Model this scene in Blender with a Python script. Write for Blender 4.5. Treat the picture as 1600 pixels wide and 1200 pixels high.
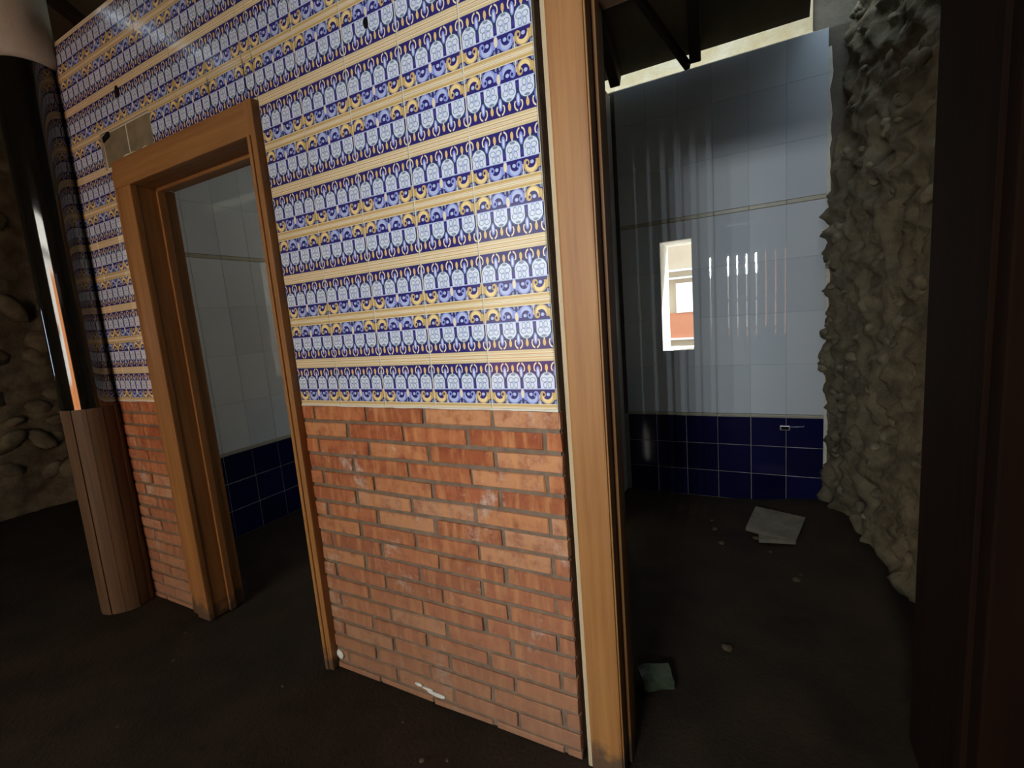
import bpy, bmesh, math, random
from mathutils import Vector, Matrix, noise

random.seed(7)
S = bpy.context.scene
COL = S.collection
for o in list(bpy.data.objects):
    bpy.data.objects.remove(o)

# ------------------------------------------------------------------ camera
cam_d = bpy.data.cameras.new('camera')
cam = bpy.data.objects.new('camera', cam_d)
COL.objects.link(cam)
cam_d.sensor_width = 36.0
cam_d.lens = 735.9 / 1600 * 36
cam_d.clip_start = 0.02
R0, R1, R2 = (0.8836, 0.4615, -0.0795), (-0.0049, -0.1606, -0.987), (-0.4683, 0.8725, -0.1397)
cam.matrix_world = Matrix(((R0[0], -R1[0], -R2[0], 0.4765),
                           (R0[1], -R1[1], -R2[1], -1.1335),
                           (R0[2], -R1[2], -R2[2], 1.3114),
                           (0, 0, 0, 1)))
S.camera = cam

# ------------------------------------------------------------------ light
SKY = 4.2
w = bpy.data.worlds.new('sky')
S.world = w
w.use_nodes = True
bg = w.node_tree.nodes['Background']
bg.inputs[0].default_value = (0.66, 0.83, 1.0, 1)
bg.inputs[1].default_value = SKY

sun_d = bpy.data.lights.new('sun', 'SUN')
sun_d.energy = 24
sun_d.angle = 0.01
sun_d.color = (1.0, 0.96, 0.90)
sun = bpy.data.objects.new('sun', sun_d)
COL.objects.link(sun)
sun.rotation_euler = Vector((-0.25, -0.55, -0.80)).to_track_quat('-Z', 'Y').to_euler()

REAR_Y = -3.0                       # the wall behind the photographer
GAP0, GAPN, PITCH, GAPW = -0.385, 10, 0.132, 0.016
SHUT_Z0, SHUT_Z1 = 0.72, 2.02
DAY_POWER = 3.9
for i in range(1, 7):               # daylight coming through the gaps of the plank shutter
    ld = bpy.data.lights.new('daylight_gap', 'AREA')
    ld.shape = 'RECTANGLE'
    ld.size = GAPW
    ld.size_y = 0.30
    ld.energy = DAY_POWER
    ld.spread = math.radians(100)
    ld.color = (0.86, 0.94, 1.0)
    lo = bpy.data.objects.new('daylight_gap', ld)
    COL.objects.link(lo)
    lo.location = (GAP0 + i * PITCH, REAR_Y - 0.02, 1.85)
    lo.rotation_euler = (math.radians(90 - 8), 0, 0)

S.view_settings.view_transform = 'Standard'
S.view_settings.look = 'None'
S.view_settings.gamma = 1.0
S.view_settings.use_curve_mapping = False
S.view_settings.exposure = 0.0

# ------------------------------------------------------------------ materials
def lin(c):
    return tuple((v / 255 / 12.92 if v / 255 <= 0.04045 else ((v / 255 + 0.055) / 1.055) ** 2.4) for v in c) + (1,)

class X:
    """a float socket with arithmetic that builds Math nodes"""
    nt = None
    def __init__(s, v): s.v = v
    @staticmethod
    def n(op, *a):
        nd = X.nt.nodes.new('ShaderNodeMath'); nd.operation = op
        for i, q in enumerate(a):
            q = q.v if isinstance(q, X) else q
            if isinstance(q, (int, float)): nd.inputs[i].default_value = q
            else: X.nt.links.new(q, nd.inputs[i])
        return X(nd.outputs[0])
    def __add__(s, o): return X.n('ADD', s, o)
    __radd__ = __add__
    def __sub__(s, o): return X.n('SUBTRACT', s, o)
    def __rsub__(s, o): return X.n('SUBTRACT', o, s)
    def __mul__(s, o): return X.n('MULTIPLY', s, o)
    __rmul__ = __mul__
    def __truediv__(s, o): return X.n('DIVIDE', s, o)
    def __lt__(s, o): return X.n('LESS_THAN', s, o)
    def __gt__(s, o): return X.n('GREATER_THAN', s, o)
    def __and__(s, o): return X.n('MULTIPLY', s, o)
    def __or__(s, o): return X.n('MAXIMUM', s, o)
    def abs(s): return X.n('ABSOLUTE', s)
    def sqrt(s): return X.n('SQRT', s)
    def floor(s): return X.n('FLOOR', s)
    def min(s, o): return X.n('MINIMUM', s, o)
    def inv(s): return X.n('SUBTRACT', 1.0, s)

def new_mat(name):
    m = bpy.data.materials.new(name)
    m.use_nodes = True
    nt = m.node_tree
    b = nt.nodes['Principled BSDF']
    return m, nt, b

def mixc(nt, fac, a, b):
    nd = nt.nodes.new('ShaderNodeMix'); nd.data_type = 'RGBA'
    for sock, v in ((nd.inputs[0], fac), (nd.inputs[6], a), (nd.inputs[7], b)):
        if isinstance(v, X): v = v.v
        if isinstance(v, (int, float)): sock.default_value = v
        elif isinstance(v, tuple): sock.default_value = v
        else: nt.links.new(v, sock)
    return nd.outputs[2]

def coords(nt, scale=(1, 1, 1), kind='Object'):
    tc = nt.nodes.new('ShaderNodeTexCoord')
    mp = nt.nodes.new('ShaderNodeMapping')
    nt.links.new(tc.outputs[kind], mp.inputs[0])
    mp.inputs['Scale'].default_value = scale
    return mp.outputs[0]

def geo_pos(nt, scale=(1, 1, 1)):
    g = nt.nodes.new('ShaderNodeNewGeometry')
    mp = nt.nodes.new('ShaderNodeMapping')
    nt.links.new(g.outputs['Position'], mp.inputs[0])
    mp.inputs['Scale'].default_value = scale
    return mp.outputs[0]

def noise_n(nt, vec, scale, detail=4, rough=0.6):
    n = nt.nodes.new('ShaderNodeTexNoise')
    nt.links.new(vec, n.inputs['Vector'])
    n.inputs['Scale'].default_value = scale
    n.inputs['Detail'].default_value = detail
    n.inputs['Roughness'].default_value = rough
    return n.outputs['Fac']

def ramp(nt, fac, stops):
    r = nt.nodes.new('ShaderNodeValToRGB')
    nt.links.new(fac, r.inputs[0])
    e = r.color_ramp.elements
    while len(e) > len(stops): e.remove(e[-1])
    while len(e) < len(stops): e.new(0.5)
    for k, (p, c) in zip(e, stops):
        k.position = p; k.color = c
    return r.outputs[0]

def bump(nt, b, h, strength=0.3, dist=0.01):
    n = nt.nodes.new('ShaderNodeBump')
    n.inputs['Strength'].default_value = strength
    n.inputs['Distance'].default_value = dist
    nt.links.new(h, n.inputs['Height'])
    nt.links.new(n.outputs[0], b.inputs['Normal'])

def objrand(nt):
    return nt.nodes.new('ShaderNodeObjectInfo').outputs['Random']

def mottled(name, c1, c2, scale=6, rough=0.9, bscale=40, bstr=0.4, bdist=0.006, spec=0.3, world=True):
    m, nt, b = new_mat(name)
    v = geo_pos(nt) if world else coords(nt)
    nt.links.new(ramp(nt, noise_n(nt, v, scale, 6), [(0.3, c1), (0.7, c2)]), b.inputs['Base Color'])
    b.inputs['Roughness'].default_value = rough
    b.inputs['Specular IOR Level'].default_value = spec
    bump(nt, b, noise_n(nt, v, bscale, 6), bstr, bdist)
    return m

def wood_mat(name, c1, c2, rough=0.45, axis=2, spec=0.4, dusty=False):
    m, nt, b = new_mat(name)
    sc = [38, 38, 38]; sc[axis] = 1.6
    v = geo_pos(nt, tuple(sc))
    g = noise_n(nt, v, 1.0, 5, 0.65)
    sc2 = [9, 9, 9]; sc2[axis] = 0.7
    g2 = noise_n(nt, geo_pos(nt, tuple(sc2)), 1.0, 3)
    f = X.nt = nt
    f = (X(g) * 0.6 + X(g2) * 0.4).v
    col = ramp(nt, f, [(0.34, c2), (0.62, c1)])
    if dusty:                                   # mud splashed on the foot of the post
        z = nt.nodes.new('ShaderNodeSeparateXYZ')
        nt.links.new(geo_pos(nt), z.inputs[0])
        dn = noise_n(nt, geo_pos(nt), 14, 4)
        k = X.n('MAXIMUM', (0.10 - X(z.outputs[2]) + (X(dn) - 0.5) * 0.25) * 14.0, 0.0).min(0.8)
        col = mixc(nt, k, col, (0.06, 0.05, 0.04, 1))
    nt.links.new(col, b.inputs['Base Color'])
    b.inputs['Roughness'].default_value = rough
    b.inputs['Specular IOR Level'].default_value = spec
    bump(nt, b, g, 0.15, 0.002)
    return m

def flat(name, c, rough=0.5, spec=0.5, metal=0.0):
    m, nt, b = new_mat(name)
    v = geo_pos(nt)
    k = noise_n(nt, v, 5, 4)
    nt.links.new(ramp(nt, k, [(0.3, tuple(q * 0.92 for q in c[:3]) + (1,)), (0.7, c)]), b.inputs['Base Color'])
    b.inputs['Roughness'].default_value = rough
    b.inputs['Specular IOR Level'].default_value = spec
    b.inputs['Metallic'].default_value = metal
    return m

TW, TH = 0.2015, 0.1472            # pitch of the painted tiles

def painted_tile_mat():
    m, nt, b = new_mat('painted_tile')
    X.nt = nt
    tc = nt.nodes.new('ShaderNodeTexCoord')
    sp = nt.nodes.new('ShaderNodeSeparateXYZ')
    nt.links.new(tc.outputs['Object'], sp.inputs[0])
    x, z = X(sp.outputs[0]), X(sp.outputs[2])
    s = (x + TW / 2) / (TW / 4)
    t = (z + TH / 2) / (TH / 2.92)
    a = s - s.floor() - 0.5
    mm = a.abs()
    bb = 0.5 - mm
    navy, navy2 = lin((54, 48, 118)), lin((72, 66, 142))
    white, lilac = lin((224, 232, 250)), lin((190, 202, 238))
    pale, yellow = lin((150, 162, 226)), lin((212, 180, 118))
    cream, tan = lin((243, 228, 196)), lin((214, 170, 110))
    grey, teal = lin((140, 156, 176)), lin((60, 84, 110))
    def box(v, lo, hi): return (v > lo) & (v < hi)
    def disc(u, v, cu, cv, ru, rv=None):
        rv = rv or ru
        p, q = (u - cu) / ru, (v - cv) / rv
        return p * p + q * q
    # --- arches
    y = t - 1.15
    col = mixc(nt, box(y, 0.10, 0.36) & (mm > 0.41), navy, navy2)
    rim = (disc(a, y, 0, 0.45, 0.47) < 1) | ((mm < 0.47) & (y < 0.45))
    col = mixc(nt, rim & (mm < 0.47) & (y > 0.36), col, teal)
    arch = (disc(a, y, 0, 0.45, 0.405) < 1) | ((mm < 0.39) & (y < 0.45) & (y > 0.36)) | ((mm < 0.40 - 0.22 * box(y, 0.10, 0.36).inv() * 0) & (y < 0.37))
    col = mixc(nt, arch, col, white)
    petal = box(disc(mm, y, 0.17, 0.46, 0.15, 0.13), 0.72, 1.25) | box(disc(mm, y, 0.13, 0.17, 0.10, 0.16), 0.66, 1.3)
    col = mixc(nt, petal & arch, col, grey)
    core = disc(a, y, 0, 0.33, 0.06, 0.16) < 1
    col = mixc(nt, core & arch, col, lilac)
    col = mixc(nt, (disc(a, y, 0, 0.76, 0.15, 0.07) < 1), col, grey)
    # --- finials and lilies above the arches
    col = mixc(nt, disc(a, y, 0, 1.10, 0.085, 0.19) < 1, col, lin((232, 196, 124)))
    col = mixc(nt, (mm < 0.03) & box(y, 0.86, 0.96), col, cream)
    ring = box(disc(bb, y, 0, 1.10, 0.24, 0.30), 0.58, 1.08) & (y > 0.92)
    col = mixc(nt, ring & (bb > 0.05), col, cream)
    col = mixc(nt, disc(bb, y, 0, 0.88, 0.11, 0.30) < 1, col, pale)
    col = mixc(nt, disc(bb, y, 0, 0.86, 0.05, 0.2) < 1, col, white)
    # --- thin pale line and scroll band
    y2 = t - 0.30
    q = s.min(4.0 - s)
    sc = mixc(nt, 0.0, navy, navy)
    def scroll(sc, u, tint, hi):
        outer = disc(u, y2, 0.54, 0.42, 0.42) < 1
        inner = disc(u, y2, 0.56, 0.55, 0.27, 0.30) < 1
        body = outer & inner.inv() & (y2 < 0.62)
        tail = ((u - 0.10 + (y2 - 0.42) * 0.34).abs() < 0.10) & (y2 > 0.22) & (u < 0.4)
        curl = box(disc(u, y2, 0.80, 0.52, 0.16, 0.18), 0.0, 1.0)
        k = (body | tail | curl) & box(u, 0.0, 1.0)
        sc = mixc(nt, k, sc, tint)
        sh = (disc(u, y2, 0.55, 0.36, 0.30, 0.30) < 1) & inner.inv() & box(u, 0.0, 1.0)
        sc = mixc(nt, sh, sc, hi)
        sc = mixc(nt, (disc(u, y2, 0.76, 0.52, 0.06, 0.08) < 1), sc, navy)
        sc = mixc(nt, (disc(u, y2, 0.50, 0.52, 0.10, 0.09) < 1), sc, lilac)
        leaf = (disc(u, y2, 0.10, 0.06, 0.07, 0.12) < 1) | (disc(u, y2, 0.93, 0.06, 0.05, 0.12) < 1)
        return mixc(nt, leaf, sc, grey)
    sc = scroll(sc, q, yellow, lin((246, 222, 160)))
    sc = scroll(sc, 2.0 - q, pale, lilac)
    sc = mixc(nt, disc(q, y2, 2.0, 0.55, 0.10, 0.24) < 1, sc, cream)
    sc = mixc(nt, disc(q, y2, 2.0, 0.12, 0.07, 0.10) < 1, sc, navy)
    sc = mixc(nt, ((q - 1.0).abs() < 0.025) & (y2 < 0.5), sc, cream)
    col = mixc(nt, t < 1.15, col, lilac)
    col = mixc(nt, t < 1.09, col, sc)
    # --- stripes below and above
    col = mixc(nt, t < 0.30, col, cream)
    col = mixc(nt, box(t, 0.13, 0.26), col, yellow)
    col = mixc(nt, box(t, 0.08, 0.105), col, tan)
    col = mixc(nt, t > 2.60, col, lin((224, 204, 160)))
    col = mixc(nt, t > 2.74, col, cream)
    col = mixc(nt, box(t, 2.80, 2.85), col, tan)
    nt.links.new(col, b.inputs['Base Color'])
    b.inputs['Roughness'].default_value = 0.12
    b.inputs['Specular IOR Level'].default_value = 0.28
    return m

def brick_mat():
    m, nt, b = new_mat('brick')
    X.nt = nt
    r = objrand(nt)
    base = ramp(nt, r, [(0.0, lin((160, 88, 54))), (0.3, lin((192, 118, 76))), (0.55, lin((172, 94, 60))), (0.8, lin((204, 140, 94))), (1.0, lin((200, 150, 116)))])
    v = geo_pos(nt)
    n1 = noise_n(nt, v, 22, 5)
    col = mixc(nt, X.n('MAXIMUM', (X(n1) - 0.45) * 3.6, 0.0).min(0.9), base, lin((142, 72, 46)))
    nst = noise_n(nt, geo_pos(nt, (30, 30, 5)), 1.0, 4)
    col = mixc(nt, X.n('MAXIMUM', (X(nst) - 0.48) * 4.0, 0.0).min(0.7), col, lin((214, 150, 96)))
    n2 = noise_n(nt, v, 5.5, 3)
    n3 = noise_n(nt, v, 45, 4)
    eff = ((X(n2) * 0.75 + X(n3) * 0.35) - 0.62) * 7.0
    eff = X.n('MAXIMUM', eff, 0.0).min(0.75)
    col = mixc(nt, eff, col, lin((214, 196, 180)))
    sp = nt.nodes.new('ShaderNodeSeparateXYZ'); nt.links.new(v, sp.inputs[0])
    dust = X.n('MAXIMUM', 0.78 - X(sp.outputs[2]) * 0.85, 0.0)      # dust settled on the lower courses
    col = mixc(nt, dust, col, lin((150, 116, 92)))
    nt.links.new(col, b.inputs['Base Color'])
    b.inputs['Roughness'].default_value = 0.85
    b.inputs['Specular IOR Level'].default_value = 0.3
    bump(nt, b, n3, 0.35, 0.004)
    return m

def gloss_white():
    m, nt, b = new_mat('white_glazed_tile')
    r = objrand(nt)
    nt.links.new(ramp(nt, r, [(0, (0.66, 0.70, 0.73, 1)), (1, (0.74, 0.77, 0.79, 1))]), b.inputs['Base Color'])
    b.inputs['Roughness'].default_value = 0.012
    b.inputs['Specular IOR Level'].default_value = 0.5
    return m

def gloss_blue():
    m, nt, b = new_mat('blue_glazed_tile')
    r = objrand(nt)
    nt.links.new(ramp(nt, r, [(0, (0.004, 0.005, 0.032, 1)), (1, (0.009, 0.009, 0.060, 1))]), b.inputs['Base Color'])
    b.inputs['Roughness'].default_value = 0.12
    return m

M = {}
M['painted'] = painted_tile_mat()
M['brick'] = brick_mat()
M['white_tile'] = gloss_white()
M['blue_tile'] = gloss_blue()
M['grout'] = mottled('pale_grout', lin((214, 206, 188)), lin((236, 230, 214)), 20, 0.8, 60, 0.2, 0.002)
M['grout_dull'] = mottled('dull_grout', lin((150, 148, 140)), lin((176, 172, 160)), 20, 0.85)
M['mortar'] = mottled('mortar', lin((112, 94, 78)), lin((140, 120, 102)), 24, 0.95, 90, 0.6, 0.004)
M['patch'] = mottled('mortar_patch', lin((120, 108, 86)), lin((146, 132, 106)), 18, 0.95, 60, 0.5, 0.004)
M['plaster'] = mottled('cream_plaster', lin((220, 196, 150)), lin((240, 226, 196)), 7, 0.9, 30, 0.5, 0.01)
M['greyplaster'] = mottled('grey_plaster', lin((96, 88, 76)), lin((126, 116, 100)), 5, 0.95, 30, 0.5, 0.01)
M['wood'] = wood_mat('oak_varnish', lin((172, 122, 70)), lin((138, 90, 46)), 0.5, 2, dusty=True)
M['wood_h'] = wood_mat('oak_varnish_head', lin((172, 122, 70)), lin((138, 90, 46)), 0.5, 0)
M['palewood'] = wood_mat('scuffed_wood', lin((206, 188, 156)), lin((176, 150, 112)), 0.8, 2)
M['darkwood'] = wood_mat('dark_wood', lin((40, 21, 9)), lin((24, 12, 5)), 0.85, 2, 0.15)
M['stave'] = wood_mat('stave_wood', lin((106, 82, 58)), lin((78, 59, 42)), 0.55, 2)
M['rafter'] = wood_mat('rafter_wood', lin((60, 48, 34)), lin((38, 30, 22)), 0.8, 1)
M['roof'] = mottled('roof_board', lin((86, 78, 60)), lin((112, 102, 80)), 3, 0.9, 20, 0.3, 0.01)
M['rubble'] = mottled('rubble_mortar', lin((84, 76, 60)), lin((134, 122, 98)), 9, 0.95, 50, 0.7, 0.012)
M['stone'] = mottled('field_stone', lin((92, 83, 66)), lin((148, 137, 112)), 11, 0.9, 60, 0.6, 0.008)
M['dirt'] = mottled('dirt_floor', lin((36, 26, 16)), lin((58, 43, 28)), 4, 0.95, 60, 0.6, 0.01)
M['dirt_chip'] = mottled('muddy_stone', lin((70, 56, 40)), lin((100, 84, 64)), 20)
M['listello'] = flat('beige_listello', lin((190, 182, 160)), 0.35)
M['column'] = flat('polished_black', (0.010, 0.009, 0.007, 1), 0.07, 0.5)
M['column'].node_tree.nodes['Principled BSDF'].inputs['IOR'].default_value = 2.1
M['collar'] = mottled('white_collar', lin((196, 190, 176)), lin((216, 210, 196)), 6, 0.6)
M['white'] = flat('white_paint', lin((226, 224, 216)), 0.7)
M['slab'] = mottled('dusty_slab', lin((104, 96, 82)), lin((132, 124, 108)), 14, 0.8)
M['steel'] = flat('dull_steel', lin((180, 182, 184)), 0.35, 0.5, 0.6)
M['greencarton'] = mottled('green_carton', lin((58, 66, 46)), lin((84, 92, 68)), 30, 0.5, 40, 0.4, 0.004, 0.5)
M['orange'] = mottled('orange_render', lin((214, 130, 74)), lin((232, 152, 92)), 2, 0.9)
M['creamout'] = mottled('cream_render', lin((226, 220, 206)), lin((238, 234, 224)), 2, 0.9)
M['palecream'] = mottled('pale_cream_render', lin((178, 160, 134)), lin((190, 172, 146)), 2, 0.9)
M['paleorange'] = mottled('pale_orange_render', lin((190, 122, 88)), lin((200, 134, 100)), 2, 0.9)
M['brightwhite'] = flat('bright_white', (0.88, 0.9, 0.9, 1), 0.6)
M['hole'] = flat('dark_hole', (0.008, 0.008, 0.010, 1), 0.9, 0.1)
M['street'] = mottled('street', lin((140, 138, 132)), lin((166, 164, 158)), 2, 0.95)

# ------------------------------------------------------------------ mesh helpers
def link(name, me, mat, parent=None, loc=(0, 0, 0)):
    o = bpy.data.objects.new(name, me)
    COL.objects.link(o)
    if mat is not None and len(me.materials) == 0:
        me.materials.append(mat)
    o.location = loc
    if parent is not None:
        o.parent = parent
    return o

def tag(o, label=None, cat=None, group=None, kind=None):
    if label: o['label'] = label
    if cat: o['category'] = cat
    if group: o['group'] = group
    if kind: o['kind'] = kind
    return o

def empty(name, loc=(0, 0, 0)):
    o = bpy.data.objects.new(name, None)
    COL.objects.link(o)
    o.location = loc
    o.empty_display_size = 0.05
    return o

def boxes_mesh(name, bl):
    """several axis-aligned boxes (x0,x1,y0,y1,z0,z1) in one mesh"""
    vs, fs = [], []
    for (x0, x1, y0, y1, z0, z1) in bl:
        k = len(vs)
        vs += [(x0, y0, z0), (x1, y0, z0), (x1, y1, z0), (x0, y1, z0), (x0, y0, z1), (x1, y0, z1), (x1, y1, z1), (x0, y1, z1)]
        fs += [tuple(k + q for q in f) for f in ((0, 3, 2, 1), (4, 5, 6, 7), (0, 1, 5, 4), (1, 2, 6, 5), (2, 3, 7, 6), (3, 0, 4, 7))]
    me = bpy.data.meshes.new(name)
    me.from_pydata(vs, [], fs)
    return me

def bev_box(name, b, r=0.004, seg=2):
    me = boxes_mesh(name, [b])
    bm = bmesh.new(); bm.from_mesh(me)
    bmesh.ops.bevel(bm, geom=list(bm.edges), offset=r, segments=seg, affect='EDGES', profile=0.6)
    bm.to_mesh(me); bm.free()
    return me

def slab_mesh(name, x0, x1, z0, z1, d, c):
    """tile or brick: front face towards -y at y=0, chamfer c, depth d"""
    vs = [(x0 + c, 0, z0 + c), (x1 - c, 0, z0 + c), (x1 - c, 0, z1 - c), (x0 + c, 0, z1 - c),
          (x0, c, z0), (x1, c, z0), (x1, c, z1), (x0, c, z1),
          (x0, d, z0), (x1, d, z0), (x1, d, z1), (x0, d, z1)]
    fs = [(0, 1, 2, 3), (0, 4, 5, 1), (1, 5, 6, 2), (2, 6, 7, 3), (3, 7, 4, 0),
          (4, 8, 9, 5), (5, 9, 10, 6), (6, 10, 11, 7), (7, 11, 8, 4), (11, 10, 9, 8)]
    me = bpy.data.meshes.new(name)
    me.from_pydata(vs, [], fs)
    return me

def struct(name, bl, mat, label=None):
    o = link(name, boxes_mesh(name, bl), mat)
    tag(o, label, None, None, 'structure')
    return o

def smooth(me):
    for p in me.polygons: p.use_smooth = True
    return me

def tube(name, pts, r, mat, parent=None, n=8):
    bm = bmesh.new()
    rings = []
    for i, p in enumerate(pts):
        p = Vector(p)
        d = (Vector(pts[min(i + 1, len(pts) - 1)]) - Vector(pts[max(i - 1, 0)])).normalized()
        u = d.cross(Vector((0, 0, 1)) if abs(d.z) < 0.9 else Vector((1, 0, 0))).normalized()
        v = d.cross(u)
        rings.append([bm.verts.new(p + (u * math.cos(k * 2 * math.pi / n) + v * math.sin(k * 2 * math.pi / n)) * r) for k in range(n)])
    for a, b in zip(rings, rings[1:]):
        for k in range(n):
            bm.faces.new((a[k], a[(k + 1) % n], b[(k + 1) % n], b[k]))
    bm.faces.new(rings[0][::-1]); bm.faces.new(rings[-1])
    me = bpy.data.meshes.new(name); bm.to_mesh(me); bm.free()
    return link(name, smooth(me), mat, parent)

def lathe(name, prof, mat, parent=None, loc=(0, 0, 0), n=40):
    vs, fs = [], []
    for (r, z) in prof:
        for k in range(n):
            a = 2 * math.pi * k / n
            vs.append((r * math.cos(a), r * math.sin(a), z))
    for i in range(len(prof) - 1):
        for k in range(n):
            fs.append((i * n + k, i * n + (k + 1) % n, (i + 1) * n + (k + 1) % n, (i + 1) * n + k))
    fs.append(tuple(range(n))[::-1]); fs.append(tuple((len(prof) - 1) * n + k for k in range(n)))
    me = bpy.data.meshes.new(name); me.from_pydata(vs, [], fs); smooth(me)
    me.polygons[-1].use_smooth = False; me.polygons[-2].use_smooth = False
    return link(name, me, mat, parent, loc)

# ------------------------------------------------------------------ floor
TOPZ = 1.06                         # top of the brick dado, foot of the painted tiles
WALLTOP = TOPZ + 11 * TH + 0.004
BACK = 2.17
XL, XR = -5.0, 3.0

def ground():
    nx, ny = 150, 110
    x0, x1, y0, y1 = XL - 0.4, XR + 0.1, REAR_Y - 0.1, 2.6
    vs, fs = [], []
    for j in range(ny + 1):
        for i in range(nx + 1):
            px, py = x0 + (x1 - x0) * i / nx, y0 + (y1 - y0) * j / ny
            h = noise.noise(Vector((px * 1.3, py * 1.3, 0))) * 0.012 + noise.noise(Vector((px * 5, py * 5, 3))) * 0.006
            if py > 0.3:
                h += 0.03 * max(0, noise.noise(Vector((px * 2.2, py * 2.2, 9)))) + max(0, px - 0.45) * 0.12 * min(1, py - 0.3) * (px < 1)
            vs.append((px, py, h - 0.006))
    for j in range(ny):
        for i in range(nx):
            k = j * (nx + 1) + i
            fs.append((k, k + 1, k + nx + 2, k + nx + 1))
    me = bpy.data.meshes.new('floor'); me.from_pydata(vs, [], fs); smooth(me)
    o = link('floor', me, M['dirt'])
    tag(o, 'dark brown dirt floor scattered with rubble', None, None, 'structure')
    # base slab so nothing shines up from below
ground()

# ------------------------------------------------------------------ tiled front wall
CX0, CX1 = -1.99, -1.0075           # hole taken by the door frame
CZ = 2.098
WL = -2.42                          # left end of the wall
core = [(-1.03, 0.0, 0.016, 0.13, 0, WALLTOP),
        (WL, -1.95, 0.016, 0.13, 0, WALLTOP),
        (-1.95, -1.03, 0.016, 0.13, 2.06, WALLTOP),
        (0.0, 0.96, 0.016, 0.13, 2.12, WALLTOP),
        (0.93, XR, 0.016, 0.13, 0, WALLTOP)]
wall_front = struct('wall_front', core, M['mortar'], 'tiled partition wall with a brick dado and two doorways')

def rect_minus(x0, x1, z0, z1, hx0, hx1, hz1):
    """tile rectangle minus the door hole (which reaches down to the floor): list of rects"""
    if x1 <= hx0 or x0 >= hx1 or z0 >= hz1: return [(x0, x1, z0, z1)], False
    out = []
    if z1 > hz1 + 0.004: out.append((x0, x1, hz1, z1))
    if x0 < hx0 - 0.004: out.append((x0, hx0, z0, min(z1, hz1)))
    if x1 > hx1 + 0.004: out.append((hx1, x1, z0, min(z1, hz1)))
    return out, True

g2 = 0.0021                          # half a grout joint
tile_full = slab_mesh('tile', -TW / 2 + g2, TW / 2 - g2, -TH / 2 + 0.0004, TH / 2 - 0.0004, 0.009, 0.0012)
tile_full.materials.append(M['painted'])
edges = [(-TW * (c + 1), -TW * c) for c in range(5)]
fill = (-TW * 5 - TW / 4, -TW * 5)
edges.append(fill)
xx = fill[0]
while xx > WL:
    edges.append((xx - TW, xx)); xx -= TW
xx = 0.16
missing = 0
for c, (x0, x1) in enumerate(edges):
    for r in range(11):
        z0, z1 = TOPZ + r * TH, TOPZ + (r + 1) * TH
        cx, cz = (x0 + x1) / 2, (z0 + z1) / 2
        if c == 5: cx = x1 - TW / 2
        if r == 7 and -2.07 < x0 and x1 < -1.65:
            o = link('mortar_bed', slab_mesh('mortar_bed', x0 + 0.004, x1 - 0.004, CZ + 0.002, z1 - 0.003, 0.006, 0.002), M['patch'], wall_front, (0, 0.009, 0))
            tag(o, 'bare mortar bed where a painted tile is missing')
            continue
        xa = max(x0, WL)
        rc, cut = rect_minus(xa, x1, z0, z1, CX0, CX1 - 0.001, CZ)
        if not rc: continue
        flip = r % 2 == 1
        if not cut and abs((x1 - xa) - TW) < 1e-4:
            o = link('tile', tile_full, None, wall_front)
        else:
            bm = bmesh.new()
            for (a, b_, d, e) in rc:
                lo, hi = (a - cx + g2, b_ - cx - g2), (d - cz + 0.0004, e - cz - 0.0004)
                if flip: lo, hi = (-lo[1], -lo[0]), (-hi[1], -hi[0])
                tm = slab_mesh('t', lo[0], lo[1], hi[0], hi[1], 0.009, 0.0012)
                bm.from_mesh(tm); bpy.data.meshes.remove(tm)
            me = bpy.data.meshes.new('tile'); bm.to_mesh(me); bm.free()
            me.materials.append(M['painted'])
            o = link('tile', me, None, wall_front)
        o.location = (cx, 0.0 + random.uniform(-0.0006, 0.0006), cz)
        if flip: o.rotation_euler = (0, math.pi, 0)
        o.rotation_euler.x += random.uniform(-1, 1) * 0.002
        o.rotation_euler.z += random.uniform(-1, 1) * 0.002
# tiles above the second doorway
for c in range(5):
    x0, x1 = c * TW, (c + 1) * TW
    for r in range(8, 11):
        o = link('tile', tile_full, None, wall_front, ((x0 + x1) / 2, 0, TOPZ + (r + 0.5) * TH))
        if r % 2: o.rotation_euler = (0, math.pi, 0)
# pale grout bed behind the tiles
gb = boxes_mesh('grout', [(-1.0075, -0.0005, 0.0022, 0.016, TOPZ - 0.004, WALLTOP), (WL, -2.066, 0.0022, 0.016, TOPZ - 0.004, WALLTOP), (-2.066, CX0, 0.0022, 0.016, TOPZ - 0.004, 2.09), (-2.066, CX0, 0.0105, 0.016, 2.09, 2.24), (-2.066, CX0, 0.0022, 0.016, 2.24, WALLTOP),
                          (CX0, CX1, 0.0105, 0.016, CZ, 2.24), (CX0, CX1, 0.0022, 0.016, 2.24, WALLTOP), (0, 1.0, 0.0022, 0.016, 2.24, WALLTOP)])
link('grout', gb, M['grout'], wall_front)
# ragged grout lip along the foot of the tiles
def ragged(name, x0, x1, z, dz, y0, y1, mat, parent, n=40):
    vs, fs = [], []
    for i in range(n + 1):
        px = x0 + (x1 - x0) * i / n
        zb = z - dz * (0.6 + 0.8 * abs(noise.noise(Vector((px * 9, 1.7, 0)))))
        vs += [(px, y0, z), (px, y0, zb), (px, y1, z), (px, y1, zb)]
    for i in range(n):
        k = 4 * i
        fs += [(k, k + 1, k + 5, k + 4), (k + 2, k + 6, k + 7, k + 3), (k, k + 4, k + 6, k + 2), (k + 1, k + 3, k + 7, k + 5)]
    me = bpy.data.meshes.new(name); me.from_pydata(vs, [], fs)
    return link(name, me, mat, parent)
ragged('grout_lip', -1.0075, 0.0, TOPZ, 0.007, -0.0005, 0.012, M['grout'], wall_front)
ragged('grout_lip', WL, CX0, TOPZ, 0.007, -0.0005, 0.012, M['grout'], wall_front)
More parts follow.
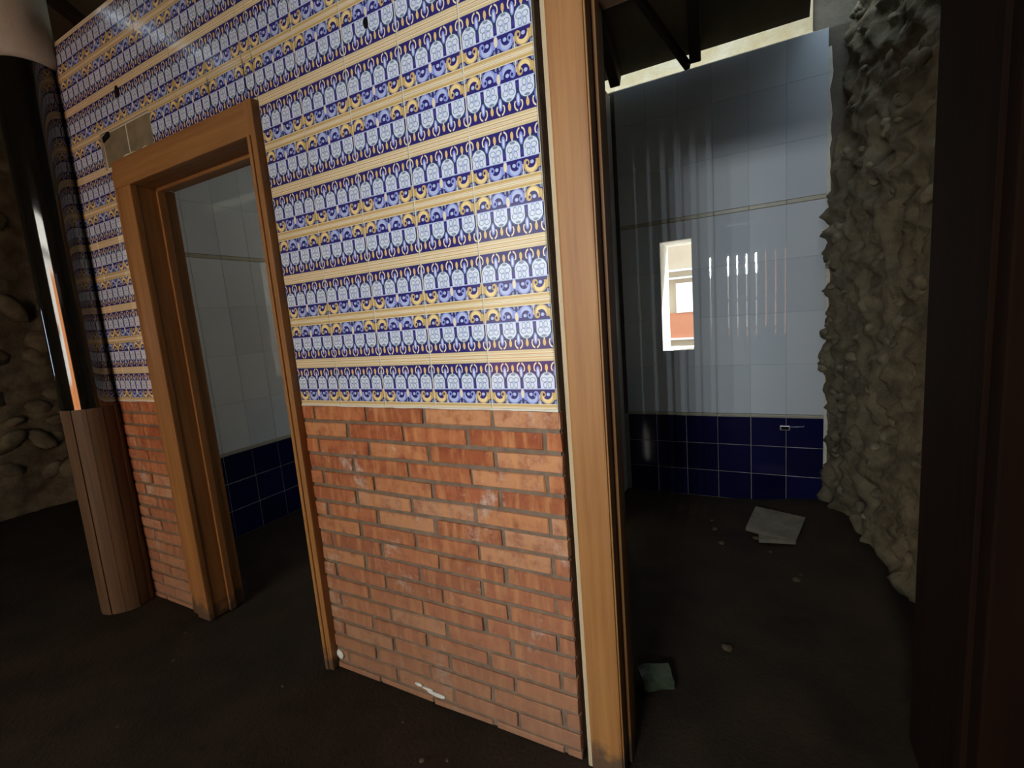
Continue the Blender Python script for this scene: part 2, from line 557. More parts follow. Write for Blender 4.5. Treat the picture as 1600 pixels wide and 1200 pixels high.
# screw holes and a chip in the tiles
for (px, pz, r, q) in ((-1.862, 2.358, 0.016, 1.5), (-0.507, 2.165, 0.009, 1.7)):
    me = bpy.data.meshes.new('hole'); bm = bmesh.new()
    bmesh.ops.create_uvsphere(bm, u_segments=14, v_segments=8, radius=1)
    for v in bm.verts: v.co = Vector((v.co.x * r, v.co.y * 0.0025, v.co.z * r * q))
    bm.to_mesh(me); bm.free()
    o = link('wall_hole', smooth(me), M['hole'], wall_front, (px, -0.0005, pz)); tag(o, 'dark drill hole through a painted tile')

# dark void at the corner of the missing tile, plaster crumbs on the head casing
o = link('wall_hole', slab_mesh('wall_hole', -0.03, 0.03, -0.012, 0.012, 0.004, 0.001), M['hole'], wall_front, (-2.028, 0.004, 2.222))
o.rotation_euler = (0, -0.25, 0); tag(o, 'dark void at the corner of the missing tile')
for (px, l) in ((-1.84, 0.03), (-1.795, 0.018), (-1.70, 0.02)):
    bm = bmesh.new(); bmesh.ops.create_icosphere(bm, subdivisions=2, radius=1)
    for v in bm.verts:
        v.co += v.co * noise.noise(v.co * 2 + Vector((px * 9, 0, 0))) * 0.5
        v.co = Vector((v.co.x * l, v.co.y * 0.012, v.co.z * 0.008))
    me = bpy.data.meshes.new('plaster_crumb'); bm.to_mesh(me); bm.free()
    link('plaster_crumb', smooth(me), M['grout'], wall_front, (px, -0.008, 2.100))

# brick dado
COURSE, BL = 0.0608, 0.2468
AE, AO = -0.2047, -0.0478
NJ = 18
def courses(xa, xb, shift=0):
    for c in range(NJ):
        zt = TOPZ + 0.0017 - 0.002 - c * COURSE - 0.006
        zb = zt - COURSE + 0.0125
        if zt < 0.012: break
        zb = max(zb, 0.0)
        a = (AE if c % 2 == 0 else AO) + shift
        k0 = math.ceil((a - xb) / BL) - 1
        k1 = math.floor((a - xa) / BL) + 1
        for k in range(k0, k1 + 1):
            xr, xl = a - k * BL + BL, a - k * BL
            xl += 0.0065 + random.uniform(-0.003, 0.003); xr -= 0.0065 + random.uniform(-0.003, 0.003)
            xl, xr = max(xl, xa + 0.002), min(xr, xb - 0.002)
            if xr - xl < 0.018: continue
            cx, cz = (xl + xr) / 2, (zt + zb) / 2
            hw, hh = (xr - xl) / 2, (zt - zb) / 2
            me = slab_mesh('brick', -hw, hw, -hh, hh, 0.02, 0.0028)
            for v in me.vertices:                  # uneven arrises
                v.co.z += random.uniform(-0.0015, 0.0015); v.co.x += random.uniform(-0.0015, 0.0015)
                if v.co.y < 0.01: v.co.y += random.uniform(-0.0012, 0.0012)
            o = link('brick', me, M['brick'], wall_front, (cx, random.uniform(-0.0015, 0.0025), cz))
            o.rotation_euler = (0, random.uniform(-0.006, 0.006), random.uniform(-0.008, 0.008))
courses(-1.012, 0.004)
courses(WL, CX0 + 0.02)
link('brick_mortar', boxes_mesh('brick_mortar', [(-1.018, -0.002, 0.006, 0.017, 0, TOPZ), (WL, CX0, 0.006, 0.017, 0, TOPZ)]), M['mortar'], wall_front)
# plaster splashes on a low course
for (px, pz, l, h) in ((-0.60, 0.055, 0.02, 0.006), (-0.52, 0.04, 0.045, 0.007), (-0.99, 0.06, 0.02, 0.02), (-0.56, 0.05, 0.03, 0.004)):
    bm = bmesh.new(); bmesh.ops.create_icosphere(bm, subdivisions=2, radius=1)
    for v in bm.verts:
        v.co += v.co * noise.noise(v.co * 2 + Vector((px, 0, 0))) * 0.5
        v.co = Vector((v.co.x * l, v.co.y * 0.006, v.co.z * h))
    me = bpy.data.meshes.new('plaster_splash'); bm.to_mesh(me); bm.free()
    link('plaster_splash', smooth(me), M['white'], wall_front, (px, -0.001, pz))

# ------------------------------------------------------------------ door frame of the first doorway
OL, ORR, OT = -1.845, -1.045, 1.985
t1 = empty('trim_1', (-1.45, 0, 0)); tag(t1, 'orange oak door frame between the narrow pier and the tiled pier', None, None, 'structure')
def part(name, b, mat, parent, r=0.004, label=None):
    o = link(name, bev_box(name, b, r), mat)
    o.parent = parent
    o.matrix_parent_inverse = parent.matrix_basis.inverted()
    if label: o['label'] = label
    return o
part('casing', (OL - 0.095, OL + 0.004, -0.026, 0.0, 0, OT + 0.0), M['wood'], t1)
part('back_band', (CX0 - 0.012, OL - 0.095, -0.012, 0.01, 0, OT + 0.08), M['wood'], t1)
part('casing', (ORR - 0.004, -1.0095, -0.026, 0.012, 0, OT + 0.112), M['wood'], t1)
part('casing_bead', (ORR - 0.004, ORR + 0.012, -0.032, -0.024, 0, OT), M['wood'], t1, 0.003)
part('head_casing', (CX0 + 0.03, ORR, -0.026, 0.0, OT, OT + 0.11), M['wood_h'], t1)
part('jamb', (OL - 0.03, OL, -0.004, 0.15, 0, OT), M['wood'], t1)
part('jamb', (ORR, ORR + 0.03, 0.0, 0.15, 0, OT), M['wood'], t1)
part('head_jamb', (OL, ORR, 0.0, 0.15, OT - 0.0, OT + 0.03), M['wood_h'], t1)
part('door_stop', (OL, OL + 0.014, 0.07, 0.10, 0, OT), M['wood'], t1, 0.003)
part('door_stop', (OL, ORR, 0.07, 0.10, OT - 0.014, OT), M['wood_h'], t1, 0.003)

# frame of the second doorway
PL, PR_ = 0.024, 0.128
t2 = empty('trim_2', (0.08, 0, 0)); tag(t2, 'orange oak door post beside the tiled pier', None, None, 'structure')
HT = 2.05
part('post', (PL + 0.012, PR_, -0.012, 0.15, 0, HT + 0.1), M['wood'], t2, 0.006)
part('scuffed_edge', (PL, PL + 0.013, -0.008, 0.10, 0, HT + 0.1), M['palewood'], t2, 0.004, 'pale scuffed edge of the post')
part('bead', (PR_ - 0.012, PR_ + 0.004, -0.006, 0.03, 0, HT), M['wood'], t2, 0.003)
part('bead', (PR_ - 0.002, PR_ + 0.010, 0.05, 0.09, 0, HT), M['wood'], t2, 0.003)
part('head', (PR_, 0.845, -0.012, 0.15, HT, HT + 0.1), M['wood_h'], t2, 0.006)
t3 = empty('trim_3', (0.9, 0, 0)); tag(t3, 'wooden door post opposite the oak post, coloured dark brown for its shade', None, None, 'structure')
part('post', (0.845, 0.955, -0.03, 0.15, 0, HT + 0.1), M['darkwood'], t3, 0.006)  # the shade on this post is put into its near-black wood colour
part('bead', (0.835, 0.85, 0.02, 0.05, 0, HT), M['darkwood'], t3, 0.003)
part('jamb_lining', (0.852, 0.93, 0.15, 0.44, 0, 2.7), M['darkwood'], t3, 0.006)  # lining deepened in dark wood to draw the black, unlit strip

# ------------------------------------------------------------------ inner rooms
RL, RD = -2.63, -0.40               # left wall of the first room, divider between rooms
SLIT = (-0.115, 0.085, 1.005, 1.72)           # narrow window in the back wall of the second room
FILL_WIN = (-2.15, -0.65, 0.85, 2.20)             # unseen window, added and enlarged to light the first room
def pierced(x0, x1, z0, z1, y0, y1, holes):
    out, x = [], x0
    for (a, b_, c, d) in sorted(holes):
        out += [(x, a, y0, y1, z0, z1), (a, b_, y0, y1, z0, c), (a, b_, y0, y1, d, z1)]
        x = b_
    return out + [(x, x1, y0, y1, z0, z1)]
wall_back = struct('wall_back', pierced(RL - 0.12, 1.4, 0, 2.715, BACK + 0.011, BACK + 0.12, [SLIT, FILL_WIN]) +
                   pierced(XL, XR, 0, 5.6, BACK + 0.12, BACK + 0.3, [SLIT, FILL_WIN]), M['greyplaster'], 'back wall of white glazed tiles over a navy tile dado')  # rear leaf raised out of view, far above the roof, to block the sun
o = link('plaster_band', boxes_mesh('plaster_band', [(XL, 0.74, BACK + 0.10, BACK + 0.121, 2.70, 3.9), (XL, 0.74, BACK + 0.012, BACK + 0.11, 2.70, 2.722)]), M['plaster'], wall_back)  # band stops short; grey plaster beyond carries the corner's shade in its colour
tag(o, 'cream plaster band under the roof edge')
sx0, sx1, sz0, sz1 = SLIT
o = link('window_reveal', boxes_mesh('window_reveal', [(sx0 - 0.004, sx0 + 0.002, BACK + 0.002, BACK + 0.3, sz0, sz1), (sx1 - 0.002, sx1 + 0.004, BACK + 0.002, BACK + 0.3, sz0, sz1),
         (sx0, sx1, BACK + 0.002, BACK + 0.3, sz1 - 0.002, sz1 + 0.004), (sx0, sx1, BACK + 0.002, BACK + 0.3, sz0 - 0.004, sz0 + 0.002)]), M['white'], wall_back)
tag(o, 'white reveal of the slit window')
wall_inner = struct('wall_left', [(RL - 0.12, RL - 0.014, 0.1, BACK + 0.01, 0, 2.70)], M['grout_dull'], 'left wall of the first room, white tiles over navy dado')
wall_div = struct('wall_divider', [(RD - 0.10, RD, 0.13, BACK + 0.01, 0, 2.70)], M['white'], 'white partition wall between the two small rooms')

WT, LIST_Z = 0.196, 1.835
def tile_wall(parent, along, n0, n1, pos, ztop, hole=None):
    """white and navy tiles; along='x' faces -y at y=pos, along='y' faces +x at x=pos"""
    def put(name, u0, u1, z0, z1, mat, d=0.012, c=0.0012, proud=0.0, jit=0.0008):
        if hole and u0 < hole[1] and u1 > hole[0] and z0 < hole[3] and z1 > hole[2]:
            h0, h1, h2, h3 = hole
            for (p0, p1, p2, p3) in ((u0, h0, z0, z1), (h1, u1, z0, z1), (max(u0, h0), min(u1, h1), z0, h2), (max(u0, h0), min(u1, h1), h3, z1)):
                if p1 - p0 > 0.006 and p3 - p2 > 0.006: put(name, p0, p1, p2, p3, mat, d, c, proud, 0)
            return
        key = (name, round(u1 - u0, 4), round(z1 - z0, 4), mat.name)
        me = CACHE.get(key)
        if me is None:
            gj = 0.0015 if name == 'navy_tile' else 0.0003
            hw, hh = (u1 - u0) / 2 - gj, (z1 - z0) / 2 - gj
            me = slab_mesh(name, -hw, hw, -hh, hh, d, c); me.materials.append(mat); CACHE[key] = me
        if along == 'x':
            o = link(name, me, None, parent, ((u0 + u1) / 2, pos - proud, (z0 + z1) / 2)); rz = 0
        else:
            o = link(name, me, None, parent, (pos + proud, (u0 + u1) / 2, (z0 + z1) / 2)); rz = math.pi / 2
        o.rotation_euler = (random.uniform(-jit, jit), 0, rz + random.uniform(-jit, jit))
    n = int(round((n1 - n0) / WT))
    us = [n1 - k * WT for k in range(0, n + 2)]
    for a, b_ in zip(us[1:], us):
        a, b_ = max(a, n0), min(b_, n1)
        if b_ - a < 0.03: continue
        for r in range(3):
            z1 = 0.560 - r * 0.187
            put('navy_tile', a, b_, max(z1 - 0.187, 0.0), z1, M['blue_tile'], jit=0.003)
        put('bead_tile', a, b_, 0.562, 0.580, M['listello'], 0.014, 0.003, 0.003, 0)
        z = 0.582
        while z < ztop - 0.02:
            z1 = min(z + 0.314, ztop)
            if z < LIST_Z - 0.02 <= z1 + 0.02: z1 = LIST_Z - 0.001
            put('white_tile', a, b_, z, z1, M['white_tile'])
            z = z1
            if abs(z - (LIST_Z - 0.001)) < 1e-6:
                put('listello', a, b_, LIST_Z, LIST_Z + 0.024, M['listello'], 0.014, 0.003, 0.001, 0)
                z = LIST_Z + 0.025
CACHE = {}
tile_wall(wall_back, 'x', RD, 0.806, BACK, 2.715, SLIT)
tile_wall(wall_back, 'x', RL, RD - 0.10, BACK, 2.715, FILL_WIN)
tile_wall(wall_inner, 'y', 0.10, BACK, RL, 2.69)
link('dado_grout', boxes_mesh('dado_grout', [(RD, 0.806, BACK + 0.002, BACK + 0.012, 0, 0.562)]), M['grout_dull'], wall_back)
link('dado_grout', boxes_mesh('dado_grout', [(RL - 0.014, RL - 0.002, 0.1, BACK, 0, 0.562)]), M['grout_dull'], wall_inner)
# ragged plaster edge where the tiles stop at the rubble wall
vs, fs = [], []
N = 60
for i in range(N + 1):
    z = 0.02 + 2.6 * i / N
    e = 0.822 + 0.012 * noise.noise(Vector((0, 0, z * 9))) + 0.010 * noise.noise(Vector((3, 0, z * 22)))
    vs += [(0.80, BACK + 0.004, z), (e, BACK - 0.002, z), (e, BACK + 0.02, z)]
for i in range(N):
    k = 3 * i
    fs += [(k, k + 1, k + 4, k + 3), (k + 1, k + 2, k + 5, k + 4)]
me = bpy.data.meshes.new('plaster_edge'); me.from_pydata(vs, [], fs)
link('plaster_edge', me, M['grout'], wall_back)

# ------------------------------------------------------------------ rubble wall on the right
def rubble_x(y, z):
    b = 0.815 + 0.30 * min(1, max(0, (BACK - y) / 1.3)) ** 0.9
    b += max(0, z - 1.75) * 0.13
    b += 0.04 * noise.noise(Vector((y * 3.1, z * 3.1, 2))) + 0.11 * (abs(noise.noise(Vector((y * 5 + z * 2, z * 7 - y * 3, 5)))) - 0.25) + 0.05 * (abs(noise.noise(Vector((y * 12 - z * 3, z * 13 + y * 5, 8)))) - 0.2) + 0.022 * noise.noise(Vector((y * 15, z * 15, 7))) + 0.010 * noise.noise(Vector((y * 34, z * 34, 7)))
    return b
def rubble():
    ny, nz = 150, 220
    vs, fs = [], []
    for j in range(nz + 1):
        for i in range(ny + 1):
            y, z = 0.12 + (BACK + 0.06 - 0.12) * i / ny, -0.1 + 4.0 * j / nz
            vs.append((rubble_x(y, z), y, z))
    for j in range(nz):
        for i in range(ny):
            k = j * (ny + 1) + i
            fs.append((k, k + ny + 1, k + ny + 2, k + 1))
    me = bpy.data.meshes.new('wall_right'); me.from_pydata(vs, [], fs); smooth(me)
    o = link('wall_right', me, M['rubble']); tag(o, 'stripped rubble stone wall on the right of the second room', None, None, 'structure')
    return o
wall_right = rubble()
link('wall_core', boxes_mesh('wall_core', [(2.0, 2.12, 0.1, BACK + 0.1, 0, 4.0)]), M['rubble'], wall_right)
stones = []
for k in range(6):
    bm = bmesh.new(); bmesh.ops.create_icosphere(bm, subdivisions=2, radius=1)
    for v in bm.verts:
        v.co *= 1 + 0.45 * noise.noise(v.co * 1.1 + Vector((k * 7.3, 0, 0))) + 0.12 * noise.noise(v.co * 3.5 + Vector((k, 5, 0)))
    me = bpy.data.meshes.new('stone'); bm.to_mesh(me); bm.free(); smooth(me)
    me.materials.append(M['stone']); stones.append(me)
rs = random.Random(11)
for k in range(230):
    y, z = BACK - 0.03 - 1.7 * rs.random() ** 1.7, rs.uniform(0.15, 3.1)
    o = link('stone', rs.choice(stones), None, wall_right, (rubble_x(y, z) + 0.004, y, z))
    q = rs.uniform(0.012, 0.034)
    o.scale = (q * 0.9, q * rs.uniform(0.8, 1.5), q * rs.uniform(0.6, 1.1))
    o.rotation_euler = (rs.uniform(-0.9, 0.9), rs.uniform(-0.4, 0.4), rs.uniform(-0.4, 0.4))

# ------------------------------------------------------------------ roof
SL = 0.6
RE_Y, RE_Z = 2.145, 2.785            # lower edge of the roof boards
def roof_z(y): return RE_Z + SL * (RE_Y - y)
RIDGE_Y = -0.9
def roof_deck():
    zr = roof_z(RIDGE_Y)
    th = 0.03
    vs, fs = [], []
    def quad_slab(pts):
        k = len(vs)
        vs.extend(pts); vs.extend([(a, b_, c + th) for a, b_, c in pts])
        n = len(pts)
        fs.append(tuple(k + i for i in range(n))); fs.append(tuple(k + n + i for i in range(n))[::-1])
        for i in range(n):
            fs.append((k + i, k + n + i, k + n + (i + 1) % n, k + (i + 1) % n))
    xr = 0.715
    quad_slab([(XL - 0.2, RE_Y, RE_Z), (xr, RE_Y, RE_Z), (xr, 1.0, roof_z(1.0)), (XL - 0.2, 1.0, roof_z(1.0))])
    quad_slab([(XL - 0.2, 1.0, roof_z(1.0)), (XR + 0.2, 1.0, roof_z(1.0)), (XR + 0.2, RIDGE_Y, zr), (XL - 0.2, RIDGE_Y, zr)])
    quad_slab([(1.35, RE_Y + 0.3, roof_z(RE_Y + 0.3)), (XR + 0.2, RE_Y + 0.3, roof_z(RE_Y + 0.3)), (XR + 0.2, 1.0, roof_z(1.0)), (1.35, 1.0, roof_z(1.0))])
    quad_slab([(XL - 0.2, RIDGE_Y, zr), (XR + 0.2, RIDGE_Y, zr), (XR + 0.2, REAR_Y - 0.25, zr), (XL - 0.2, REAR_Y - 0.25, zr)])
    me = bpy.data.meshes.new('ceiling'); me.from_pydata(vs, [], fs)
    o = link('ceiling', me, M['roof']); tag(o, 'dark boarded lean-to roof over the rooms', None, None, 'structure')
    return o
ceiling = roof_deck()

def beam(name, p, q, w_, h, mat, parent):
    p, q = Vector(p), Vector(q)
    d = (q - p); L = d.length
    me = bev_box(name, (-w_ / 2, w_ / 2, 0, L, -h / 2, h / 2), 0.006, 1)
    o = link(name, me, mat)
    d.normalize()
    xax = d.cross(Vector((0, 0, 1))).normalized(); zax = xax.cross(d)
    o.matrix_world = Matrix(((xax.x, d.x, zax.x, p.x), (xax.y, d.y, zax.y, p.y), (xax.z, d.z, zax.z, p.z), (0, 0, 0, 1)))
    if parent: o.parent = parent
    return o
def rafter(x0, x1, y0=2.14, y1=-0.9, w_=0.065):
    return beam('rafter', (x0, y0, roof_z(y0) - 0.035), (x1, y1, roof_z(y1) - 0.045), w_, 0.09, M['rafter'], ceiling)
rafter(-0.345, -0.30)
rafter(0.135, 0.42)
for xr in (-1.0, -1.65, -2.3, -3.0, -3.7, -4.4):
    rafter(xr, xr, 2.1)
beam('brace', (0.095, 2.15, 2.72), (-0.13, 1.62, 2.98), 0.035, 0.05, M['rafter'], ceiling)
beam('purlin', (XL, 1.62, roof_z(1.62) - 0.11), (0.12, 1.62, roof_z(1.62) - 0.11), 0.06, 0.07, M['rafter'], ceiling)
beam('ridge_beam', (XL, RIDGE_Y, roof_z(RIDGE_Y) - 0.15), (XR, RIDGE_Y, roof_z(RIDGE_Y) - 0.15), 0.14, 0.2, M['rafter'], ceiling)

# ------------------------------------------------------------------ column at the end of the wall
cx, cy = -2.465, -0.085
colm = empty('column', (cx, cy, 0)); colm.rotation_euler = (0, 0.02, 0); tag(colm, 'polished black round column with white collar and wooden stave base', 'column')
def cpart(o, label=None):
    if label: o['label'] = label
    return o
cpart(lathe('shaft', [(0.110, 0.9), (0.110, 0.901), (0.110, 1.7), (0.110, 2.619), (0.110, 2.62)], M['column'], colm), 'polished black shaft mirroring the daylight')
lathe('collar', [(0.111, 2.575), (0.124, 2.58), (0.132, 2.60), (0.132, 2.69), (0.12, 2.73), (0.12, 4.3)], M['collar'], colm)
lathe('stave_core', [(0.092, 0.0), (0.092, 1.04)], M['hole'], colm)
nst = 12
for k in range(nst):
    a0, a1 = 2 * math.pi * (k + 0.02) / nst, 2 * math.pi * (k + 0.98) / nst
    r0, r1 = 0.090, 0.112 + (0.004 if k % 2 else 0)
    seg = 3
    vs, fs = [], []
    for z in (0.0, 1.045):
        for i in range(seg + 1):
            a = a0 + (a1 - a0) * i / seg
            vs += [(r0 * math.cos(a), r0 * math.sin(a), z), (r1 * math.cos(a), r1 * math.sin(a), z)]
    n = 2 * (seg + 1)
    for i in range(seg):
        k0 = 2 * i
        fs += [(k0 + 1, k0 + 3, n + k0 + 3, n + k0 + 1), (k0, n + k0, n + k0 + 2, k0 + 2), (n + k0, n + k0 + 1, n + k0 + 3, n + k0 + 2), (k0, k0 + 2, k0 + 3, k0 + 1)]
    fs += [(0, 1, n + 1, n), (2 * seg, n + 2 * seg, n + 2 * seg + 1, 2 * seg + 1)]
    me = bpy.data.meshes.new('stave'); me.from_pydata(vs, [], fs)
    link('stave', me, M['stave'], colm)

# ------------------------------------------------------------------ far left, sides and the wall behind the viewer
def far_x(y, z):
    return XL + 0.08 * noise.noise(Vector((y * 2, z * 2, 4))) + 0.05 * noise.noise(Vector((y * 6, z * 6, 1))) + 0.02 * noise.noise(Vector((y * 17, z * 17, 1)))
SLOT = (-1.27, -1.09, 1.12, 1.68)
def far_wall():
    ny, nz = 120, 90
    vs, fs = [], []
    Y0, Y1, Z1 = REAR_Y - 0.1, BACK + 0.15, 4.6
    for j in range(nz + 1):
        for i in range(ny + 1):
            y, z = Y0 + (Y1 - Y0) * i / ny, -0.15 + Z1 * j / nz
            vs.append((far_x(y, z), y, z))
    for j in range(nz):
        for i in range(ny):
            y, z = Y0 + (Y1 - Y0) * (i + .5) / ny, -0.15 + Z1 * (j + .5) / nz
            if SLOT[0] < y < SLOT[1] and SLOT[2] < z < SLOT[3]: continue
            k = j * (ny + 1) + i
            fs.append((k, k + 1, k + ny + 2, k + ny + 1))
    me = bpy.data.meshes.new('wall_far_left'); me.from_pydata(vs, [], fs); smooth(me)
    o = link('wall_far_left', me, M['rubble']); tag(o, 'dim rubble wall beyond the black column', None, None, 'structure')
    return o
wf = far_wall()
rs = random.Random(5)
for k in range(90):
    y, z = rs.uniform(-0.6, 1.6), rs.uniform(0.2, 3.4)
    o = link('stone', rs.choice(stones), None, wf, (far_x(y, z) + 0.0, y, z))
    q = rs.uniform(0.05, 0.12)
    o.scale = (q * 0.7, q * rs.uniform(0.8, 1.5), q * rs.uniform(0.6, 1.0))
    o.rotation_euler = (rs.uniform(-0.9, 0.9), rs.uniform(-0.4, 0.4), rs.uniform(-0.4, 0.4))
struct('wall_side', [(XR, XR + 0.15, REAR_Y - 0.2, BACK + 0.3, 0, 4.7)], M['greyplaster'], 'grey plaster side wall')
# gable pieces closing the space above the end walls are part of the rear wall
GX0, GX1, GZ0, GZ1 = -2.10, -0.50, 0.0, 2.5         # door left ajar behind the viewer
SX0, SX1 = GAP0 - 0.02, GAP0 + GAPN * PITCH + 0.02
struct('wall_rear', [(XL - 0.2, GX0, REAR_Y - 0.15, REAR_Y, 0, 4.7), (GX1, SX0, REAR_Y - 0.15, REAR_Y, 0, 4.7), (SX1, XR + 0.15, REAR_Y - 0.15, REAR_Y, 0, 4.7),
                     (GX0, GX1, REAR_Y - 0.15, REAR_Y, GZ1, 4.7), (SX0, SX1, REAR_Y - 0.15, REAR_Y, SHUT_Z1, 4.7), (SX0, SX1, REAR_Y - 0.15, REAR_Y, 0, SHUT_Z0)],
       M['greyplaster'], 'grey plaster wall with a doorway and a plank shutter')
sh = empty('plank_shutter', ((SX0 + SX1) / 2, REAR_Y, SHUT_Z0)); tag(sh, 'closed shutter of upright planks with gaps in the grey wall', 'shutter')
for i in range(GAPN):
    xa = GAP0 + i * PITCH + GAPW / 2; xb = GAP0 + (i + 1) * PITCH - GAPW / 2
    if i == 0: xa = SX0
    if i == GAPN - 1: xb = SX1
    part('plank', (xa, xb, REAR_Y + 0.003, REAR_Y + 0.03, SHUT_Z0, SHUT_Z1), M['darkwood'], sh, 0.003)
for z in (SHUT_Z0 + 0.12, 1.30):
    part('batten', (SX0, SX1, REAR_Y + 0.03, REAR_Y + 0.05, z - 0.02, z + 0.02), M['darkwood'], sh, 0.003)

# ------------------------------------------------------------------ outside, seen in the reflections
struct('street', [(-14, 10, -12, REAR_Y - 0.15, -0.2, -0.02), (-14, XL - 0.2, REAR_Y - 0.15, BACK + 0.3, -0.2, -0.02), (-14, 10, BACK + 0.3, 9, -0.2, -0.02)], M['street'], 'pale street outside the doorway')
hs = empty('house', (0, -7.6, 0)); tag(hs, 'sunlit cream and orange house across the street', 'house')
part('wall', (-6, 6, -7.9, -7.6, 0, 5.2), M['creamout'], hs, 0.01)
part('orange_panel', (0.4, 3.6, -7.6, -7.56, 0.0, 2.45), M['orange'], hs, 0.005)
part('plinth', (-5.5, 0.6, -7.6, -7.56, 0.1, 0.62), M['orange'], hs, 0.005)
part('white_door', (-1.9, -0.9, -7.6, -7.55, 0.62, 1.42), M['white'], hs, 0.005)
part('cornice', (-5.8, 5.8, -7.6, -7.5, 2.8, 2.86), M['white'], hs, 0.005)
part('sill', (-2.0, -0.8, -7.6, -7.52, 1.55, 1.62), M['orange'], hs, 0.005)

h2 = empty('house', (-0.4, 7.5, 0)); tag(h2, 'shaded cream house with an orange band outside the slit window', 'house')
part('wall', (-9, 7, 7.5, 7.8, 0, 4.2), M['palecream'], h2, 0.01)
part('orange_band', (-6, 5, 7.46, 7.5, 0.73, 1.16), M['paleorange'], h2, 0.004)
part('white_shutter', (-0.81, 0.6, 7.44, 7.5, 1.16, 1.66), M['brightwhite'], h2, 0.004)
part('ledge', (-6, 5, 7.4, 7.5, 1.73, 1.76), M['brightwhite'], h2, 0.003)
part('ledge', (-6, 5, 7.4, 7.5, 1.86, 1.89), M['brightwhite'], h2, 0.003)
part('ledge', (-6, 5, 7.4, 7.5, 0.70, 0.73), M['brightwhite'], h2, 0.003)
link('sun_baffle', boxes_mesh('sun_baffle', [(FILL_WIN[0] - 0.1, FILL_WIN[1] + 0.55, BACK + 0.3, BACK + 1.36, 2.28, 2.34)]), M['roof'], wall_back)  # unseen board added outside to keep direct sun out of the first room
# sky portals
def portal(loc, sx, sy, rot):
    ld = bpy.data.lights.new('sky_portal', 'AREA'); ld.shape = 'RECTANGLE'; ld.size = sx; ld.size_y = sy
    ld.cycles.is_portal = True
    lo = bpy.data.objects.new('sky_portal', ld); COL.objects.link(lo); lo.location = loc; lo.rotation_euler = rot
P90 = math.pi / 2
portal(((FILL_WIN[0] + FILL_WIN[1]) / 2, BACK + 0.31, (FILL_WIN[2] + FILL_WIN[3]) / 2), FILL_WIN[1] - FILL_WIN[0], FILL_WIN[3] - FILL_WIN[2], (-P90, 0, 0))
portal(((SLIT[0] + SLIT[1]) / 2, BACK + 0.31, (SLIT[2] + SLIT[3]) / 2), SLIT[1] - SLIT[0], SLIT[3] - SLIT[2], (-P90, 0, 0))
portal(((GX0 + GX1) / 2, REAR_Y - 0.16, GZ1 / 2), GX1 - GX0, GZ1, (P90, 0, 0))
portal(((XL + 0.8) / 2, 2.185, 2.82), 5.8, 0.24, (0, 0, 0))
portal((1.03, 1.63, 3.52), 0.63, 1.26, (0, 0, 0))
portal((XL - 0.12, (SLOT[0] + SLOT[1]) / 2, (SLOT[2] + SLOT[3]) / 2), 0.56, 0.2, (0, -P90, 0))

# ------------------------------------------------------------------ small things
# towel bracket on the navy dado
br = empty('wall_bracket', (0.64, BACK - 0.003, 0.50)); tag(br, 'small grey metal holder screwed to the navy tiles', 'holder')
part('plate', (0.575, 0.632, BACK - 0.012, BACK - 0.002, 0.482, 0.512), M['steel'], br, 0.004)
part('recess', (0.583, 0.624, BACK - 0.014, BACK - 0.012, 0.488, 0.506), M['darkwood'], br, 0.002)
tube('rod', [(0.632 - 0.64, -0.02, 0.008), (0.70 - 0.64, -0.02, 0.012), (0.703 - 0.64, 0.0, 0.012)], 0.0035, M['steel'], br)

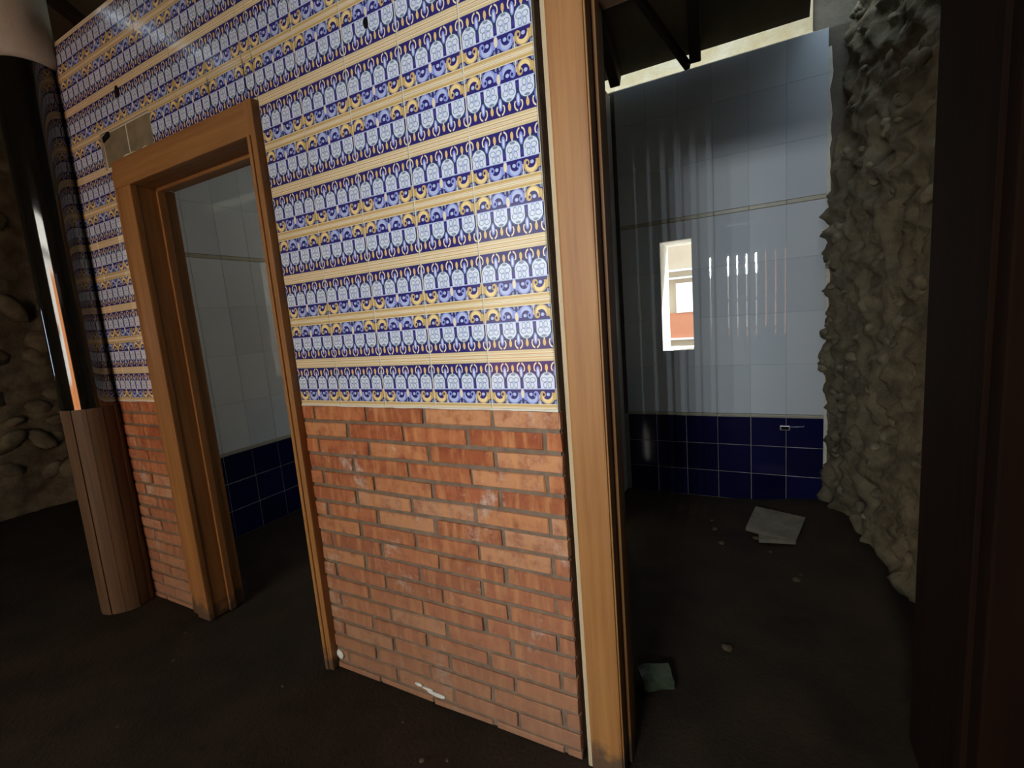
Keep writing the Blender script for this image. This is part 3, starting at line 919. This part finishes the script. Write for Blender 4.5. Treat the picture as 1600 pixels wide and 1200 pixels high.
# broken slab lying in the second room
def slab(loc, pts, th, rot, name, label, cat, mat):
    bm = bmesh.new()
    lo = [bm.verts.new((a, b_, 0)) for a, b_ in pts]
    hi = [bm.verts.new((a, b_, th)) for a, b_ in pts]
    n = len(pts)
    bm.faces.new(lo[::-1]); bm.faces.new(hi)
    for i in range(n): bm.faces.new((lo[i], lo[(i + 1) % n], hi[(i + 1) % n], hi[i]))
    me = bpy.data.meshes.new(name); bm.to_mesh(me); bm.free()
    o = link(name, me, mat, None, loc); o.rotation_euler = rot
    tag(o, label, cat)
    return o
slab((0.54, 1.70, 0.045), [(-0.145, -0.09), (0.09, -0.145), (0.15, 0.12), (-0.10, 0.165)], 0.022, (0.10, 0.05, 0), 'broken_slab',
     'pale broken slab lying on the dirt beside the navy tiled dado', 'slab', M['slab'])
slab((0.53, 1.60, 0.02), [(-0.08, -0.04), (0.09, -0.06), (0.11, 0.05), (-0.06, 0.06)], 0.02, (0.02, -0.06, 0.2), 'slab_fragment',
     'thin pale shard under the broken slab', 'rubble', M['slab'])
# squashed green carton
bm = bmesh.new(); bmesh.ops.create_cube(bm, size=1)
bmesh.ops.subdivide_edges(bm, edges=list(bm.edges), cuts=4, use_grid_fill=True)
for v in bm.verts:
    v.co = Vector((v.co.x * 0.105, v.co.y * 0.07, v.co.z * 0.045 * (1 - 0.35 * abs(v.co.x))))
    v.co += Vector((0, 0, 1)) * noise.noise(v.co * 28) * 0.012 + Vector((1, 0.4, 0)) * noise.noise(v.co * 22 + Vector((4, 0, 0))) * 0.01
me = bpy.data.meshes.new('carton'); bm.to_mesh(me); bm.free()
o = link('squashed_carton', me, M['greencarton'], None, (0.145, 0.365, 0.034)); o.rotation_euler = (0.05, 0, 0.45)
tag(o, 'squashed grey-green drink carton on the dirt behind the oak post', 'carton')
# pebbles and chips on the floor
rs = random.Random(3)
spots = []
for k in range(12):
    spots.append((rs.uniform(0.2, 0.72), rs.uniform(0.6, 2.0), rs.uniform(0.008, 0.022), 'stone chip on the dirt of the second room', 'chips in the second room'))
for k in range(14):
    spots.append((rs.uniform(-2.3, -0.3), rs.uniform(-0.75, -0.1), rs.uniform(0.003, 0.008), 'tiny stone chip on the dirt before the brick dado', 'chips before the dado'))
chips = []
for me in stones:
    c = me.copy(); c.materials.clear(); c.materials.append(M['dirt_chip']); chips.append(c)
for (px, py, q, lb, gr) in spots:
    o = link('stone_chip', rs.choice(chips), None, None, (px, py, q * 0.4))
    o.scale = (q, q * rs.uniform(0.7, 1.3), q * 0.55)
    o.rotation_euler = (0, 0, rs.uniform(0, 6))
    tag(o, lb, 'stone', gr)
